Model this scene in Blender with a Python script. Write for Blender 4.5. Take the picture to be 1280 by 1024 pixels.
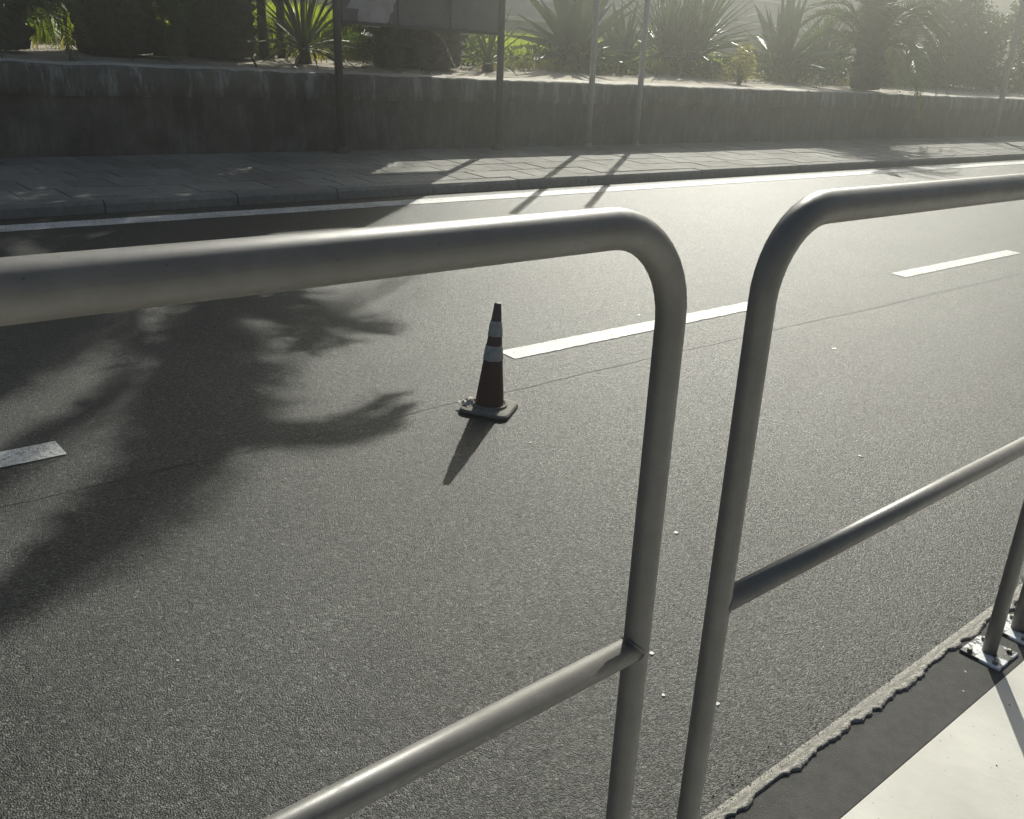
import bpy, math, random
from mathutils import Vector, Matrix, noise
rad = math.radians
for o in list(bpy.data.objects):
    bpy.data.objects.remove(o)
sc = bpy.context.scene
col = sc.collection

# ------------------------------------------------------------------ camera
EYE = 1.6
SLOPE = -0.0712            # the street runs downhill to the right
cam_d = bpy.data.cameras.new('camera')
cam_d.sensor_fit = 'HORIZONTAL'; cam_d.sensor_width = 36.0
cam_d.lens = 36.0 * 1250 / 1280
cam_d.clip_start = 0.02; cam_d.clip_end = 2000
cam = bpy.data.objects.new('camera', cam_d); col.objects.link(cam)
Rv = Vector((0.74193421, -0.66955657, 0.03503744)).normalized()
Fv = Vector((0.62135682, 0.66701102, -0.4111107)).normalized()
Uv = Rv.cross(Fv).normalized()
cam.matrix_world = Matrix(((Rv.x, Uv.x, -Fv.x, 0), (Rv.y, Uv.y, -Fv.y, 0), (Rv.z, Uv.z, -Fv.z, EYE), (0, 0, 0, 1)))
sc.camera = cam

# ------------------------------------------------------------------ sky, sun, exposure
SUN_EL, SUN_AZ = rad(28.5), rad(54.0)      # azimuth from +Y towards +X
sun_dir = Vector((math.sin(SUN_AZ) * math.cos(SUN_EL), math.cos(SUN_AZ) * math.cos(SUN_EL), math.sin(SUN_EL)))
w = bpy.data.worlds.new('World'); sc.world = w; w.use_nodes = True
nt = w.node_tree
sky = nt.nodes.new('ShaderNodeTexSky'); sky.sky_type = 'NISHITA'; sky.sun_disc = False
sky.sun_elevation = SUN_EL; sky.sun_rotation = SUN_AZ
sky.air_density = 1.0; sky.dust_density = 2.0; sky.ozone_density = 1.0
nt.links.new(sky.outputs[0], nt.nodes['Background'].inputs[0])
nt.nodes['Background'].inputs[1].default_value = 0.05
sl = bpy.data.lights.new('sun', 'SUN'); sl.energy = 5.0; sl.angle = rad(0.45); sl.color = (1.0, 0.98, 0.875)
so = bpy.data.objects.new('sun', sl); col.objects.link(so)
so.rotation_euler = sun_dir.to_track_quat('Z', 'Y').to_euler(); so.location = (10, 10, 20)
sc.view_settings.view_transform = 'Standard'; sc.view_settings.look = 'None'
sc.view_settings.gamma = 1.0; sc.view_settings.use_curve_mapping = False
sc.view_settings.exposure = 0.5
sc.cycles.use_denoising = True
sc.cycles.max_bounces = 8; sc.cycles.volume_bounces = 0
sc.cycles.transparent_max_bounces = 8
sc.cycles.sample_clamp_indirect = 4.0

# ------------------------------------------------------------------ helpers
def gz(x):
    return SLOPE * x
def gp(x, y, z=0.0):
    return (x, y, SLOPE * x + z)
def nz(x, y=0.0, z=0.0):
    return noise.noise(Vector((x, y, z)))

def tag(o, label=None, cat=None, group=None, kind=None):
    if label: o['label'] = label
    if cat: o['category'] = cat
    if group: o['group'] = group
    if kind: o['kind'] = kind
    return o

def me(name, v, f, mat=None, smooth=False):
    m = bpy.data.meshes.new(name)
    m.from_pydata([tuple(p) for p in v], [], f)
    m.validate()
    if mat: m.materials.append(mat)
    if smooth: m.polygons.foreach_set('use_smooth', [True] * len(m.polygons))
    m.update()
    return m

def ob(name, mesh, parent=None, loc=None, **k):
    o = bpy.data.objects.new(name, mesh); col.objects.link(o)
    if parent: o.parent = parent
    if loc is not None: o.location = loc
    return tag(o, **k) if k else o

def root(name, loc, label, cat, group=None):
    return tag(ob(name, None, loc=loc), label, cat, group)

class G:
    """collects vertices and faces for one mesh"""
    def __init__(s): s.v = []; s.f = []
    def add(s, v, f):
        n = len(s.v); s.v += [tuple(p) for p in v]; s.f += [tuple(i + n for i in q) for q in f]
        return s
    def mesh(s, name, mat, smooth=False): return me(name, s.v, s.f, mat, smooth)

def tube(pts, radii, n=12, caps=True):
    pts = [Vector(p) for p in pts]; v = []; f = []
    if not hasattr(radii, '__len__'): radii = [radii] * len(pts)
    T = (pts[1] - pts[0]).normalized()
    A = Vector((0, 0, 1)) if abs(T.z) < .9 else Vector((1, 0, 0))
    N = T.cross(A).normalized()
    for i, p in enumerate(pts):
        if i == 0: t = pts[1] - pts[0]
        elif i == len(pts) - 1: t = pts[-1] - pts[-2]
        else: t = (pts[i + 1] - pts[i]).normalized() + (pts[i] - pts[i - 1]).normalized()
        t = t.normalized(); N = (N - t * N.dot(t)).normalized(); Bv = t.cross(N)
        for k in range(n):
            a = 2 * math.pi * k / n
            v.append(p + (N * math.cos(a) + Bv * math.sin(a)) * radii[i])
    for i in range(len(pts) - 1):
        for k in range(n):
            a, b = i * n + k, i * n + (k + 1) % n
            f.append((a, b, b + n, a + n))
    if caps:
        f.append(tuple(range(n - 1, -1, -1))); L = (len(pts) - 1) * n
        f.append(tuple(range(L, L + n)))
    return v, f

def box(x0, x1, y0, y1, z0, z1, ch=0.0):
    """sheared with the slope (x offsets follow the street); chamfered top when ch"""
    c = ch
    if c:
        v = [gp(x0, y0, z0), gp(x1, y0, z0), gp(x1, y1, z0), gp(x0, y1, z0),
             gp(x0, y0, z1 - c), gp(x1, y0, z1 - c), gp(x1, y1, z1 - c), gp(x0, y1, z1 - c),
             gp(x0 + c, y0 + c, z1), gp(x1 - c, y0 + c, z1), gp(x1 - c, y1 - c, z1), gp(x0 + c, y1 - c, z1)]
        f = [(3, 2, 1, 0), (8, 9, 10, 11)]
        for b in (0, 4):
            for k in range(4):
                a, d = b + k, b + (k + 1) % 4
                f.append((a, d, d + 4, a + 4))
        return v, f
    v = [gp(x0, y0, z0), gp(x1, y0, z0), gp(x1, y1, z0), gp(x0, y1, z0), gp(x0, y0, z1), gp(x1, y0, z1), gp(x1, y1, z1), gp(x0, y1, z1)]
    f = [(3, 2, 1, 0), (4, 5, 6, 7), (0, 1, 5, 4), (1, 2, 6, 5), (2, 3, 7, 6), (3, 0, 4, 7)]
    return v, f

def grid(xs, ys, fn):
    v = [fn(x, y) for y in ys for x in xs]; nx = len(xs); f = []
    for j in range(len(ys) - 1):
        for i in range(nx - 1):
            a = j * nx + i; f.append((a, a + 1, a + 1 + nx, a + nx))
    return v, f

def frange(a, b, n): return [a + (b - a) * i / (n - 1) for i in range(n)]

# ------------------------------------------------------------------ materials
class Mat:
    def __init__(s, name):
        s.m = bpy.data.materials.new(name); s.m.use_nodes = True
        s.nt = s.m.node_tree; s.b = s.nt.nodes['Principled BSDF']; s.out = s.nt.nodes['Material Output']
        s.tc = s.nt.nodes.new('ShaderNodeTexCoord')
    def n(s, t, **k):
        x = s.nt.nodes.new(t)
        for a, b in k.items(): setattr(x, a, b)
        return x
    def l(s, a, b): s.nt.links.new(a, b); return s
    def coord(s, scale=(1, 1, 1), space='Object'):
        mp = s.n('ShaderNodeMapping'); mp.inputs['Scale'].default_value = scale
        s.l(s.tc.outputs[space], mp.inputs[0]); return mp.outputs[0]
    def noise(s, scale, detail=3, rough=.55, vec=None, out='Fac'):
        x = s.n('ShaderNodeTexNoise'); x.inputs['Scale'].default_value = scale
        x.inputs['Detail'].default_value = detail; x.inputs['Roughness'].default_value = rough
        s.l(vec if vec is not None else s.coord(), x.inputs['Vector']); return x.outputs[out]
    def voro(s, scale, vec=None, out='Distance', feature='F1'):
        x = s.n('ShaderNodeTexVoronoi'); x.feature = feature; x.inputs['Scale'].default_value = scale
        s.l(vec if vec is not None else s.coord(), x.inputs['Vector']); return x.outputs[out]
    def ramp(s, fac, stops, interp='LINEAR'):
        x = s.n('ShaderNodeValToRGB'); e = x.color_ramp.elements; x.color_ramp.interpolation = interp
        while len(e) < len(stops): e.new(.5)
        for q, (p, c) in zip(e, stops):
            q.position = p; q.color = (c, c, c, 1) if not hasattr(c, '__len__') else (*c, 1)
        s.l(fac, x.inputs[0]); return x.outputs[0]
    def mix(s, fac, a, b, mode='MIX'):
        x = s.n('ShaderNodeMix'); x.data_type = 'RGBA'; x.blend_type = mode
        for sock, val in ((x.inputs[0], fac), (x.inputs[6], a), (x.inputs[7], b)):
            if hasattr(val, 'is_linked'): s.l(val, sock)
            elif hasattr(val, '__len__'): sock.default_value = (*val, 1)
            else: sock.default_value = val
        return x.outputs[2]
    def math(s, op, a, b=0.0):
        x = s.n('ShaderNodeMath'); x.operation = op
        for sock, val in ((x.inputs[0], a), (x.inputs[1], b)):
            if hasattr(val, 'is_linked'): s.l(val, sock)
            else: sock.default_value = val
        return x.outputs[0]
    def bump(s, h, strength=.5, dist=.01, prev=None):
        x = s.n('ShaderNodeBump'); x.inputs['Strength'].default_value = strength; x.inputs['Distance'].default_value = dist
        s.l(h, x.inputs['Height'])
        if prev is not None: s.l(prev, x.inputs['Normal'])
        return x.outputs[0]
    def base(s, c):
        if hasattr(c, 'is_linked'): s.l(c, s.b.inputs['Base Color'])
        else: s.b.inputs['Base Color'].default_value = (*c, 1)
        return s
    def rough(s, r):
        if hasattr(r, 'is_linked'): s.l(r, s.b.inputs['Roughness'])
        else: s.b.inputs['Roughness'].default_value = r
        return s
    def nrm(s, x): s.l(x, s.b.inputs['Normal']); return s

def asphalt(name, lo, hi, dust=0.0):
    """tarmac: pale and dark chippings of a few millimetres in a dark binder"""
    m = Mat(name); vec = m.coord()
    vo = m.n('ShaderNodeTexVoronoi'); vo.inputs['Scale'].default_value = 225; m.l(vec, vo.inputs['Vector'])
    sp = m.n('ShaderNodeSeparateColor'); m.l(vo.outputs['Color'], sp.inputs[0])
    fine = m.noise(520, 2, .7, vec)
    k = m.math('ADD', m.math('MULTIPLY', sp.outputs[0], .62), m.math('MULTIPLY', fine, .42))
    c = m.ramp(k, [(.18, tuple(x * .22 for x in lo)), (.42, tuple(x * .7 for x in lo)), (.60, hi), (.80, tuple(x * 1.9 for x in hi)), (.97, tuple(min(.5, x * 3.6) for x in hi))])
    c = m.mix(1.0, c, m.ramp(m.noise(85, 2, .6, vec), [(.32, .42), (.5, 1.0), (.68, 1.75)]), 'MULTIPLY')
    v2 = m.n('ShaderNodeTexVoronoi'); v2.inputs['Scale'].default_value = 62; m.l(vec, v2.inputs['Vector'])
    s2 = m.n('ShaderNodeSeparateColor'); m.l(v2.outputs['Color'], s2.inputs[0])
    chip = m.math('MULTIPLY', m.ramp(s2.outputs[0], [(.90, 0.0), (.94, 1.0)]), m.ramp(v2.outputs['Distance'], [(.25, 1.0), (.40, 0.0)]))
    c = m.mix(chip, c, tuple(x * 3.2 for x in hi))
    pit = m.math('MULTIPLY', m.ramp(s2.outputs[1], [(.86, 0.0), (.90, 1.0)]), m.ramp(v2.outputs['Distance'], [(.25, .8), (.45, 0.0)]))
    c = m.mix(pit, c, tuple(x * .3 for x in lo))
    oil = m.ramp(m.noise(.9, 7, .7, m.coord((.6, 1.6, 1))), [(.58, 1.0), (.72, .72)])
    c = m.mix(1.0, c, oil, 'MULTIPLY')
    c = m.mix(1.0, c, m.ramp(m.noise(.55, 5, .6, vec), [(.3, .80), (.7, 1.14)]), 'MULTIPLY')
    tracks = m.coord((.25, 1.3, 1))
    c = m.mix(1.0, c, m.ramp(m.noise(1.1, 4, .6, tracks), [(.32, .78), (.68, 1.14)]), 'MULTIPLY')
    c = m.mix(1.0, c, m.ramp(m.noise(2.7, 6, .65, vec), [(.40, 1.0), (.62, .86)]), 'MULTIPLY')
    if dust:
        d = m.ramp(m.noise(70, 4, .75, vec), [(.34, .1), (.60, dust)])
        c = m.mix(d, c, (.47, .45, .40))
    m.base(c)
    hgt = m.math('ADD', m.math('MULTIPLY', vo.outputs['Distance'], -1.2), m.math('ADD', m.math('MULTIPLY', fine, .5), m.math('MULTIPLY', sp.outputs[2], .5)))
    b1 = m.bump(hgt, .5, .0035)
    m.nrm(m.bump(m.noise(38, 3, .6, vec), .2, .01, b1))
    m.rough(m.ramp(sp.outputs[1], [(0, .42), (1, .72)]))
    m.b.inputs['Specular IOR Level'].default_value = .30
    return m.m

M = {}
M['road'] = asphalt('asphalt', (.0285, .0293, .0262), (.0452, .0466, .0418))
M['road_near'] = asphalt('asphalt_newer', (.0268, .0276, .0246), (.0425, .0438, .0392))
M['road_edge'] = asphalt('asphalt_dusty_edge', (.040, .0395, .037), (.065, .064, .060), dust=.62)

def mk_tar():
    m = Mat('crack_filling'); m.base(m.ramp(m.noise(90), [(.3, (.022, .022, .021)), (.7, (.055, .054, .05))])).rough(.9); return m.m
M['tar'] = mk_tar()

def mk_paint():
    m = Mat('road_paint'); vec = m.coord()
    wear = m.ramp(m.math('ADD', m.noise(60, 5, .7, vec), m.math('MULTIPLY', m.noise(4, 3, .6, vec), .35)), [(.48, .0), (.70, 1.0)])
    c = m.mix(wear, (.20, .195, .18), m.ramp(m.noise(9, 4, .6, vec), [(.3, (.58, .58, .55)), (.7, (.74, .74, .71))]))
    m.base(c).rough(.6)
    m.nrm(m.bump(m.voro(150, vec), .5, .004)); return m.m
M['paint'] = mk_paint()

def stone(name, lo, hi, scale=14, bump=.4, rough=.85, fleck=0.0):
    m = Mat(name); vec = m.coord()
    c = m.ramp(m.noise(scale, 6, .65, vec), [(.28, lo), (.72, hi)])
    c = m.mix(1.0, c, m.ramp(m.noise(1.3, 4, .6, vec), [(.3, .75), (.7, 1.15)]), 'MULTIPLY')
    if fleck:
        d = m.ramp(m.voro(42, vec), [(.06, fleck), (.10, 0.0)])
        c = m.mix(d, c, (.05, .045, .04))
    m.base(c).rough(rough)
    m.nrm(m.bump(m.noise(scale * 9, 4, .7, vec), bump, .006)); return m.m
M['kerb_dark'] = stone('lava_stone', (.036, .035, .033), (.072, .07, .065), 26, .5)
M['kerb_far'] = stone('kerb_stone', (.16, .155, .14), (.28, .27, .25), 18, .6)
M['slab'] = stone('paving_slab', (.22, .215, .195), (.33, .32, .29), 12, .5)
M['slab_b'] = stone('paving_slab_worn', (.17, .165, .15), (.27, .255, .23), 10, .55)
M['mortar'] = stone('mortar_bed', (.05, .048, .044), (.09, .085, .08), 30, .5)
M['concrete'] = stone('pale_concrete', (.60, .58, .52), (.71, .69, .62), 4, .12, .8, fleck=.5)
M['wall2'] = stone('grey_concrete', (.24, .24, .24), (.36, .36, .35), 3, .3)
M['soil'] = stone('sandy_soil', (.38, .33, .26), (.58, .52, .43), 6, .8, .95)
M['cement'] = stone('pale_cement_top', (.52, .49, .43), (.70, .67, .60), 9, .7, .9)
M['earth'] = stone('bare_earth', (.16, .14, .09), (.25, .22, .15), 3, .6, .95)

def mk_wall(name, base_lo, base_hi, streak):
    m = Mat(name); vec = m.coord()
    c = m.ramp(m.noise(3.2, 8, .7, vec), [(.28, base_lo), (.5, tuple((a + b) / 2 for a, b in zip(base_lo, base_hi))), (.75, base_hi)])
    pv = m.coord((4.5, 4.5, .9))
    s = m.ramp(m.noise(1.6, 5, .7, pv), [(.50, 0.0), (.62, streak)])
    c = m.mix(s, c, (.40, .40, .38))
    pd = m.coord((1.6, 1.6, .9))
    dk = m.ramp(m.noise(1.1, 5, .7, pd), [(.35, .45), (.6, 1.0)])
    c = m.mix(1.0, c, dk, 'MULTIPLY')
    m.base(c).rough(.9)
    m.nrm(m.bump(m.noise(22, 6, .7, vec), .8, .02)); return m.m
M['wall'] = mk_wall('weathered_render', (.045, .039, .032), (.185, .165, .135), .18)
M['coping'] = mk_wall('lime_streaked_coping', (.085, .08, .07), (.21, .195, .17), .85)

def metal(name, c, met, rough, bumpk=.06, rust=0.0):
    m = Mat(name); vec = m.coord()
    col_ = m.ramp(m.noise(35, 5, .6, vec), [(.3, tuple(x * .85 for x in c)), (.7, c)])
    col_ = m.mix(1.0, col_, m.ramp(m.noise(6, 6, .7, vec), [(.3, .74), (.7, 1.12)]), 'MULTIPLY')
    col_ = m.mix(m.ramp(m.voro(48, vec), [(.05, .55), (.09, 0.0)]), col_, tuple(x * .35 for x in c))
    if rust:
        col_ = m.mix(m.ramp(m.noise(11, 6, .75, vec), [(.66, 0.0), (.72, rust)]), col_, (.13, .075, .045))
    m.base(col_); m.b.inputs['Metallic'].default_value = met
    m.rough(m.ramp(m.noise(60, 4, .6, vec), [(.3, rough * .85), (.7, rough * 1.15)]))
    m.nrm(m.bump(m.noise(420, 3, .6, vec), bumpk, .004)); return m.m
M['rail'] = metal('grey_painted_tube', (.155, .149, .139), .0, .46, .03, rust=.25)
M['post_dark'] = metal('dark_steel_post', (.07, .068, .065), .3, .5)
M['post_grey'] = metal('galvanised_post', (.42, .42, .41), .2, .5, rust=.2)
M['board'] = metal('sign_board_back', (.17, .165, .16), .1, .6, .1, rust=.5)
M['bolt'] = metal('bolt_steel', (.25, .24, .22), .8, .45, rust=.6)
def mk_plate():
    m = Mat('flaking_plate_paint'); vec = m.coord()
    k = m.ramp(m.noise(15, 4, .7, vec), [(.50, 0.0), (.53, 1.0)])
    m.base(m.mix(k, (.72, .73, .74), (.05, .05, .05))).rough(.45); return m.m
M['plate'] = mk_plate()
def mk_poster():
    m = Mat('torn_poster'); vec = m.coord()
    m.base(m.ramp(m.noise(6, 7, .7, vec), [(.3, (.32, .29, .28)), (.6, (.5, .46, .45)), (.8, (.22, .2, .2))])).rough(.85); return m.m
M['poster'] = mk_poster()

def leafmat(name, lo, hi, trans=.35, scale=3.0, rough=.5, spec=.4):
    m = Mat(name); vec = m.coord()
    rnd = m.n('ShaderNodeObjectInfo').outputs['Random']
    k = m.math('ADD', m.math('MULTIPLY', m.noise(scale, 4, .6, vec), .8), m.math('MULTIPLY', rnd, .3))
    c = m.ramp(k, [(.3, lo), (.8, hi)])
    m.base(c).rough(rough); m.b.inputs['Specular IOR Level'].default_value = spec
    t = m.n('ShaderNodeBsdfTranslucent')
    cc = m.mix(1.0, c, (1.5, 1.7, .55), 'MULTIPLY'); m.l(cc, t.inputs[0])
    x = m.n('ShaderNodeMixShader'); x.inputs[0].default_value = trans
    m.l(m.b.outputs[0], x.inputs[1]); m.l(t.outputs[0], x.inputs[2]); m.l(x.outputs[0], m.out.inputs[0])
    return m.m
M['palm'] = leafmat('palm_leaflets', (.045, .07, .025), (.09, .12, .04), .25)
M['sword'] = leafmat('sword_leaves', (.05, .075, .045), (.11, .14, .075), .15, rough=.4)
M['agave'] = leafmat('agave_leaves', (.07, .095, .075), (.14, .17, .12), .08, rough=.45)
M['bush'] = leafmat('bush_leaves', (.03, .05, .018), (.075, .10, .035), .25)
M['grass'] = leafmat('grass_blades', (.16, .20, .03), (.34, .37, .06), .6, 1.2, .6, .25)
M['dry'] = leafmat('dry_weeds', (.22, .18, .09), (.36, .30, .16), .4, 2)
def mk_trunk():
    m = Mat('palm_bark'); vec = m.coord((1, 1, .35))
    m.base(m.ramp(m.noise(14, 7, .7, vec), [(.25, (.035, .028, .022)), (.75, (.12, .095, .07))])).rough(.95)
    m.nrm(m.bump(m.noise(40, 5, .7, vec), .9, .03)); return m.m
M['trunk'] = mk_trunk()

def plain(name, c, rough=.6, n=20, var=.15, bump=.05):
    m = Mat(name); vec = m.coord()
    m.base(m.ramp(m.noise(n, 6, .7, vec), [(.3, tuple(x * (1 - var) for x in c)), (.7, tuple(min(1, x * (1 + var)) for x in c))])).rough(rough)
    m.nrm(m.bump(m.noise(n * 6, 3, .6, vec), bump, .004)); return m.m
M['cone_red'] = plain('faded_red_rubber', (.058, .016, .013), .6, 18, .35, .1)
M['cone_tip'] = plain('dirty_rubber_tip', (.055, .04, .036), .6, 25, .3, .1)
M['cone_band'] = plain('scuffed_reflective_sleeve', (.33, .33, .32), .5, 26, .35, .1)
M['cone_base'] = plain('dusty_rubber_base', (.15, .14, .12), .8, 22, .4, .2)
M['cone_foot'] = plain('black_rubber_foot', (.03, .028, .027), .8, 22, .4, .2)
M['scrap'] = plain('torn_pale_sleeve', (.42, .39, .33), .7, 30, .3, .2)
M['gum'] = plain('pale_spot', (.58, .57, .54), .6, 60, .1)
M['grit'] = plain('pale_grit', (.34, .32, .28), .8, 200, .3)
M['pale_paint'] = plain('pale_painted_metal', (.62, .63, .62), .5, 6, .1)

# ------------------------------------------------------------------ the ground, road and pavements
XS0, XS1 = -14.0, 60.0
gv, gf = grid(frange(-45, 100, 22), frange(-45, 60, 19), lambda x, y: gp(x, y, -.35))
tag(ob('ground', me('ground', gv, gf, M['earth'])), kind='structure')

def seam_y(x): return 3.085 - .012 * (x - 3) + .018 * nz(x * .9, 3.1) + .010 * nz(x * 4.3, 9.2) + .005 * nz(x * 17, 1.7)
xs = [XS0 + i * .35 for i in range(int((-0.5 - XS0) / .35))] + frange(-.5, 12, 420) + frange(12.2, XS1, 90)
road_base = tag(ob('road', me('road', *grid([XS0, XS1], [.5, 7.4], lambda x, y: gp(x, y, -.012)), M['tar'])), kind='structure')
def far_lane(x, y): return gp(x, seam_y(x) + .0005 + .0022 * nz(x * 30, 5) if y == 0 else y, 0.0)
ob('far_lane_surface', me('far_lane_surface', *grid(xs, [0, 3.6, 5.0, 6.2, 7.32], far_lane), M['road']), road_base)
def near_lane(x, y):
    return gp(x, seam_y(x) - .0005 + .0022 * nz(x * 26, 8) if y == 0 else y, -.0015)
ob('near_lane_surface', me('near_lane_surface', *grid(xs, [.887, 1.6, 2.4, 0], near_lane), M['road_near']), road_base)
# asphalt lip that laps up onto the near kerb: ragged, gritty, tilted to the sun
def lip(x, u):
    e = .803 + .014 * nz(x * 3.1, 2.2) + .016 * nz(x * 12, 4.4) + .011 * nz(x * 34, 6.6) + .006 * nz(x * 90, 1)
    e = min(e, .8115)
    prof = [(.890, -.0015), (.877, .005), (.862, .022), (.847, .046), (.833, .071), (.819, .0925), (.807, .0962), (.805, .088)]
    y, z = prof[u]
    k = max(0.0, (.890 - y) / .083)
    y = y + (e - .807) * k ** 3
    if 1 < u < 6: z += .006 * nz(x * 23, y * 40) + .004 * nz(x * 60, y * 90)
    return gp(x, y, z)
lx = frange(-3, .6, 90) + frange(.61, 4.2, 620) + frange(4.25, 14, 200)
ob('asphalt_lip', me('asphalt_lip', *grid(lx, list(range(8)), lip), M['road_edge'], smooth=True), road_base)

def ragged_strip(name, x0, x1, y0, y1, z, step=.03):
    n = max(8, int((x1 - x0) / step)); a = frange(x0, x1, n); v = []; f = []
    for i, x in enumerate(a):
        j = .0045
        v.append(gp(x + (j * nz(x * 9, 1) if 0 < i < n - 1 else 0), y0 + j * nz(x * 22, y0) + j * nz(x * 70, y0 + 3), z))
        v.append(gp(x + .03 * (y1 - y0), y1 + j * nz(x * 22, y1) + j * nz(x * 70, y1 + 3), z))
        if i: q = 2 * i; f.append((q - 2, q, q + 1, q - 1))
    return ob(name, me(name, v, f, M['paint']), road_base)
for x0, x1 in ((-5.4, -3.2), (-1.2, 1.0)):
    ragged_strip('lane_dash', x0, x1, 3.395, 3.525, .0035)
for x0 in (3.18, 7.22, 11.3, 15.4, 19.5, 23.6):
    ragged_strip('lane_dash', x0, x0 + 2.15, 3.405, 3.535, .0035)
ragged_strip('edge_line', XS0, XS1, 6.905, 7.09, .0035, .08)

# near side: dark kerb and pale concrete footway
near_pav = tag(ob('near_pavement', me('near_pavement', *grid(frange(XS0, XS1, 60), [-6, -3, -1, .3, .6575], lambda x, y: gp(x, y, .093)), M['concrete'])), kind='structure')
near_kerb = tag(ob('near_kerb', me('near_kerb', *box(XS0, XS1, .60, .80, -.05, .03), M['mortar'])), kind='structure')
for x0 in [-5.05 + 2.0 * i for i in range(10)]:
    ob('kerb_stone', me('kerb_stone', *box(x0 + .004, x0 + 1.996, .655, .815, .0, .09, .006), M['kerb_dark']), near_kerb)

# far side: kerb stones, slabs
far_pav = tag(ob('far_pavement', me('far_pavement', *grid([XS0, XS1], [7.44, 9.30], lambda x, y: gp(x, y, .078)), M['mortar'])), kind='structure')
rng = random.Random(4)
far_kerb = tag(ob('far_kerb', me('far_kerb', *box(XS0, XS1, 7.30, 7.43, -.05, .05), M['mortar'])), kind='structure')
x = -6.0
while x < 40:
    L = rng.uniform(.85, 1.1); dz = rng.uniform(-.004, .004)
    n = 9; v = []; f = []
    for i in range(n):
        xx = x + .006 + (L - .012) * i / (n - 1)
        jj = .008 * nz(xx * 7, 1.1) + .006 * nz(xx * 25, 2)
        v += [gp(xx, 7.285, -.03), gp(xx, 7.285 + jj * .4, .065 + dz + jj), gp(xx, 7.305 + jj, .09 + dz), gp(xx, 7.44, .09 + dz), gp(xx, 7.44, -.03)]
        if i:
            a, b = (i - 1) * 5, i * 5
            f += [(a + k, b + k, b + k + 1, a + k + 1) for k in range(4)]
    f += [(4, 3, 2, 1, 0), tuple(len(v) - 5 + k for k in range(5))]
    ob('kerb_stone', me('kerb_stone', v, f, M['kerb_far']), far_kerb); x += L
rows = [(7.447 + .3616 * i, 7.447 + .3616 * (i + 1)) for i in range(5)]
for j, (y0, y1) in enumerate(rows):
    x = 1.2 + .165 * (j % 2)
    while x < 20.4:
        o = ob('paving_slab', me('paving_slab', *box(x + .004, x + .326, y0 + .005, y1 - .005, .05, .0905 + rng.uniform(-.003, .003), .004), M['slab'] if rng.random() < .6 else M['slab_b']), far_pav)
        x += .33
for xa, xb in ((XS0, 1.19), (20.75, XS1)):
    ob('paving_beyond', me('paving_beyond', *grid([xa, xb], [7.447, 9.255], lambda x, y: gp(x, y, .09)), M['slab']), far_pav)

# ------------------------------------------------------------------ the roadside wall
WALL_Y = 9.27
wall = root('roadside_wall', gp(8, 9.27, .08), 'low weathered rendered wall along the far pavement', 'wall')
def rel(v): bx = wall.location; return [(p[0] - bx[0], p[1] - bx[1], p[2] - bx[2]) for p in v]
wx = frange(-12, 1, 30) + frange(1.1, 26, 330) + frange(26.3, 58, 90)
def wf(x, u):
    z = [.02, .10, .2, .3, .4, .48, .55, .615][u]
    return gp(x, WALL_Y + .012 * nz(x * 1.3, z * 2) + .012 * nz(x * 4.1, z * 5) + (.0 if u else -.01), z)
v, f = grid(wx, range(8), wf)
ob('rendered_face', me('rendered_face', rel(v), f, M['wall'], True), wall)
def cf(x, u):
    jj = .012 * nz(x * 2.3, 7) + .010 * nz(x * 8, 3) + .006 * nz(x * 27, 5)
    y, z = [(.01, .600), (-.040, .616), (-.043, .74), (-.034, .845), (.004, .868)][u]
    return gp(x, WALL_Y + y + (jj if 1 <= u <= 4 else 0) * .8, z + (jj * .9 if 3 <= u <= 7 else jj * .4 if u < 2 else 0))
v, f = grid(wx, range(5), cf)
ob('coping', me('coping', rel(v), f, M['coping'], True), wall)
def ct(x, u):
    jj = .012 * nz(x * 2.3, 7) + .010 * nz(x * 8, 3) + .006 * nz(x * 27, 5)
    y, z = [(.003, .868), (.03, .874), (.12, .876), (.24, .873), (.38, .868), (.46, .862), (.47, .6)][u]
    return gp(x, WALL_Y + y + (jj * .8 if u == 0 else 0), z + jj * .9 + (.01 * nz(x * 6, u * 1.7) if 0 < u < 6 else 0))
v, f = grid(wx, range(7), ct)
ob('cement_top', me('cement_top', rel(v), f, M['cement'], True), wall)

# ------------------------------------------------------------------ garden ground behind the wall
def gard(x, y):
    t = (y - 9.2)
    return gp(x, y, .862 + .012 * nz(x * .8, y * .9) + .015 * nz(x * 3, y * 3) + (0 if y < 10.5 else .02 * (y - 10.5)))
v, f = grid(frange(-14, 60, 240), frange(9.70, 16.3, 34), gard)
tag(ob('garden_bed', me('garden_bed', v, f, M['soil'], True)), kind='structure')

w2 = root('terrace_wall', gp(20, 16.2, .9), 'long low grey concrete wall behind the garden plants', 'wall')
def rel2(v, r): b = r.location; return [(p[0] - b[0], p[1] - b[1], p[2] - b[2]) for p in v]
ob('concrete_face', me('concrete_face', rel2(box(-10, 60, 16.2, 16.5, .7, 1.50)[0], w2), box(0, 1, 0, 1, 0, 1)[1], M['wall2']), w2)
ob('coping', me('coping', rel2(box(-10, 60, 16.12, 16.56, 1.50, 1.57)[0], w2), box(0, 1, 0, 1, 0, 1)[1], M['concrete']), w2)
v, f = grid(frange(-14, 60, 20), frange(16.4, 24.2, 5), lambda x, y: gp(x, y, 1.42))
tag(ob('terrace', me('terrace', v, f, M['wall2'])), kind='structure')
w3 = root('retaining_wall', gp(20, 24, 1.4), 'tall plain grey retaining wall at the back of the terrace', 'wall')
ob('concrete_face', me('concrete_face', rel2(box(-10, 60, 24, 24.5, 1.3, 4.6)[0], w3), box(0, 1, 0, 1, 0, 1)[1], M['wall2']), w3)
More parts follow.
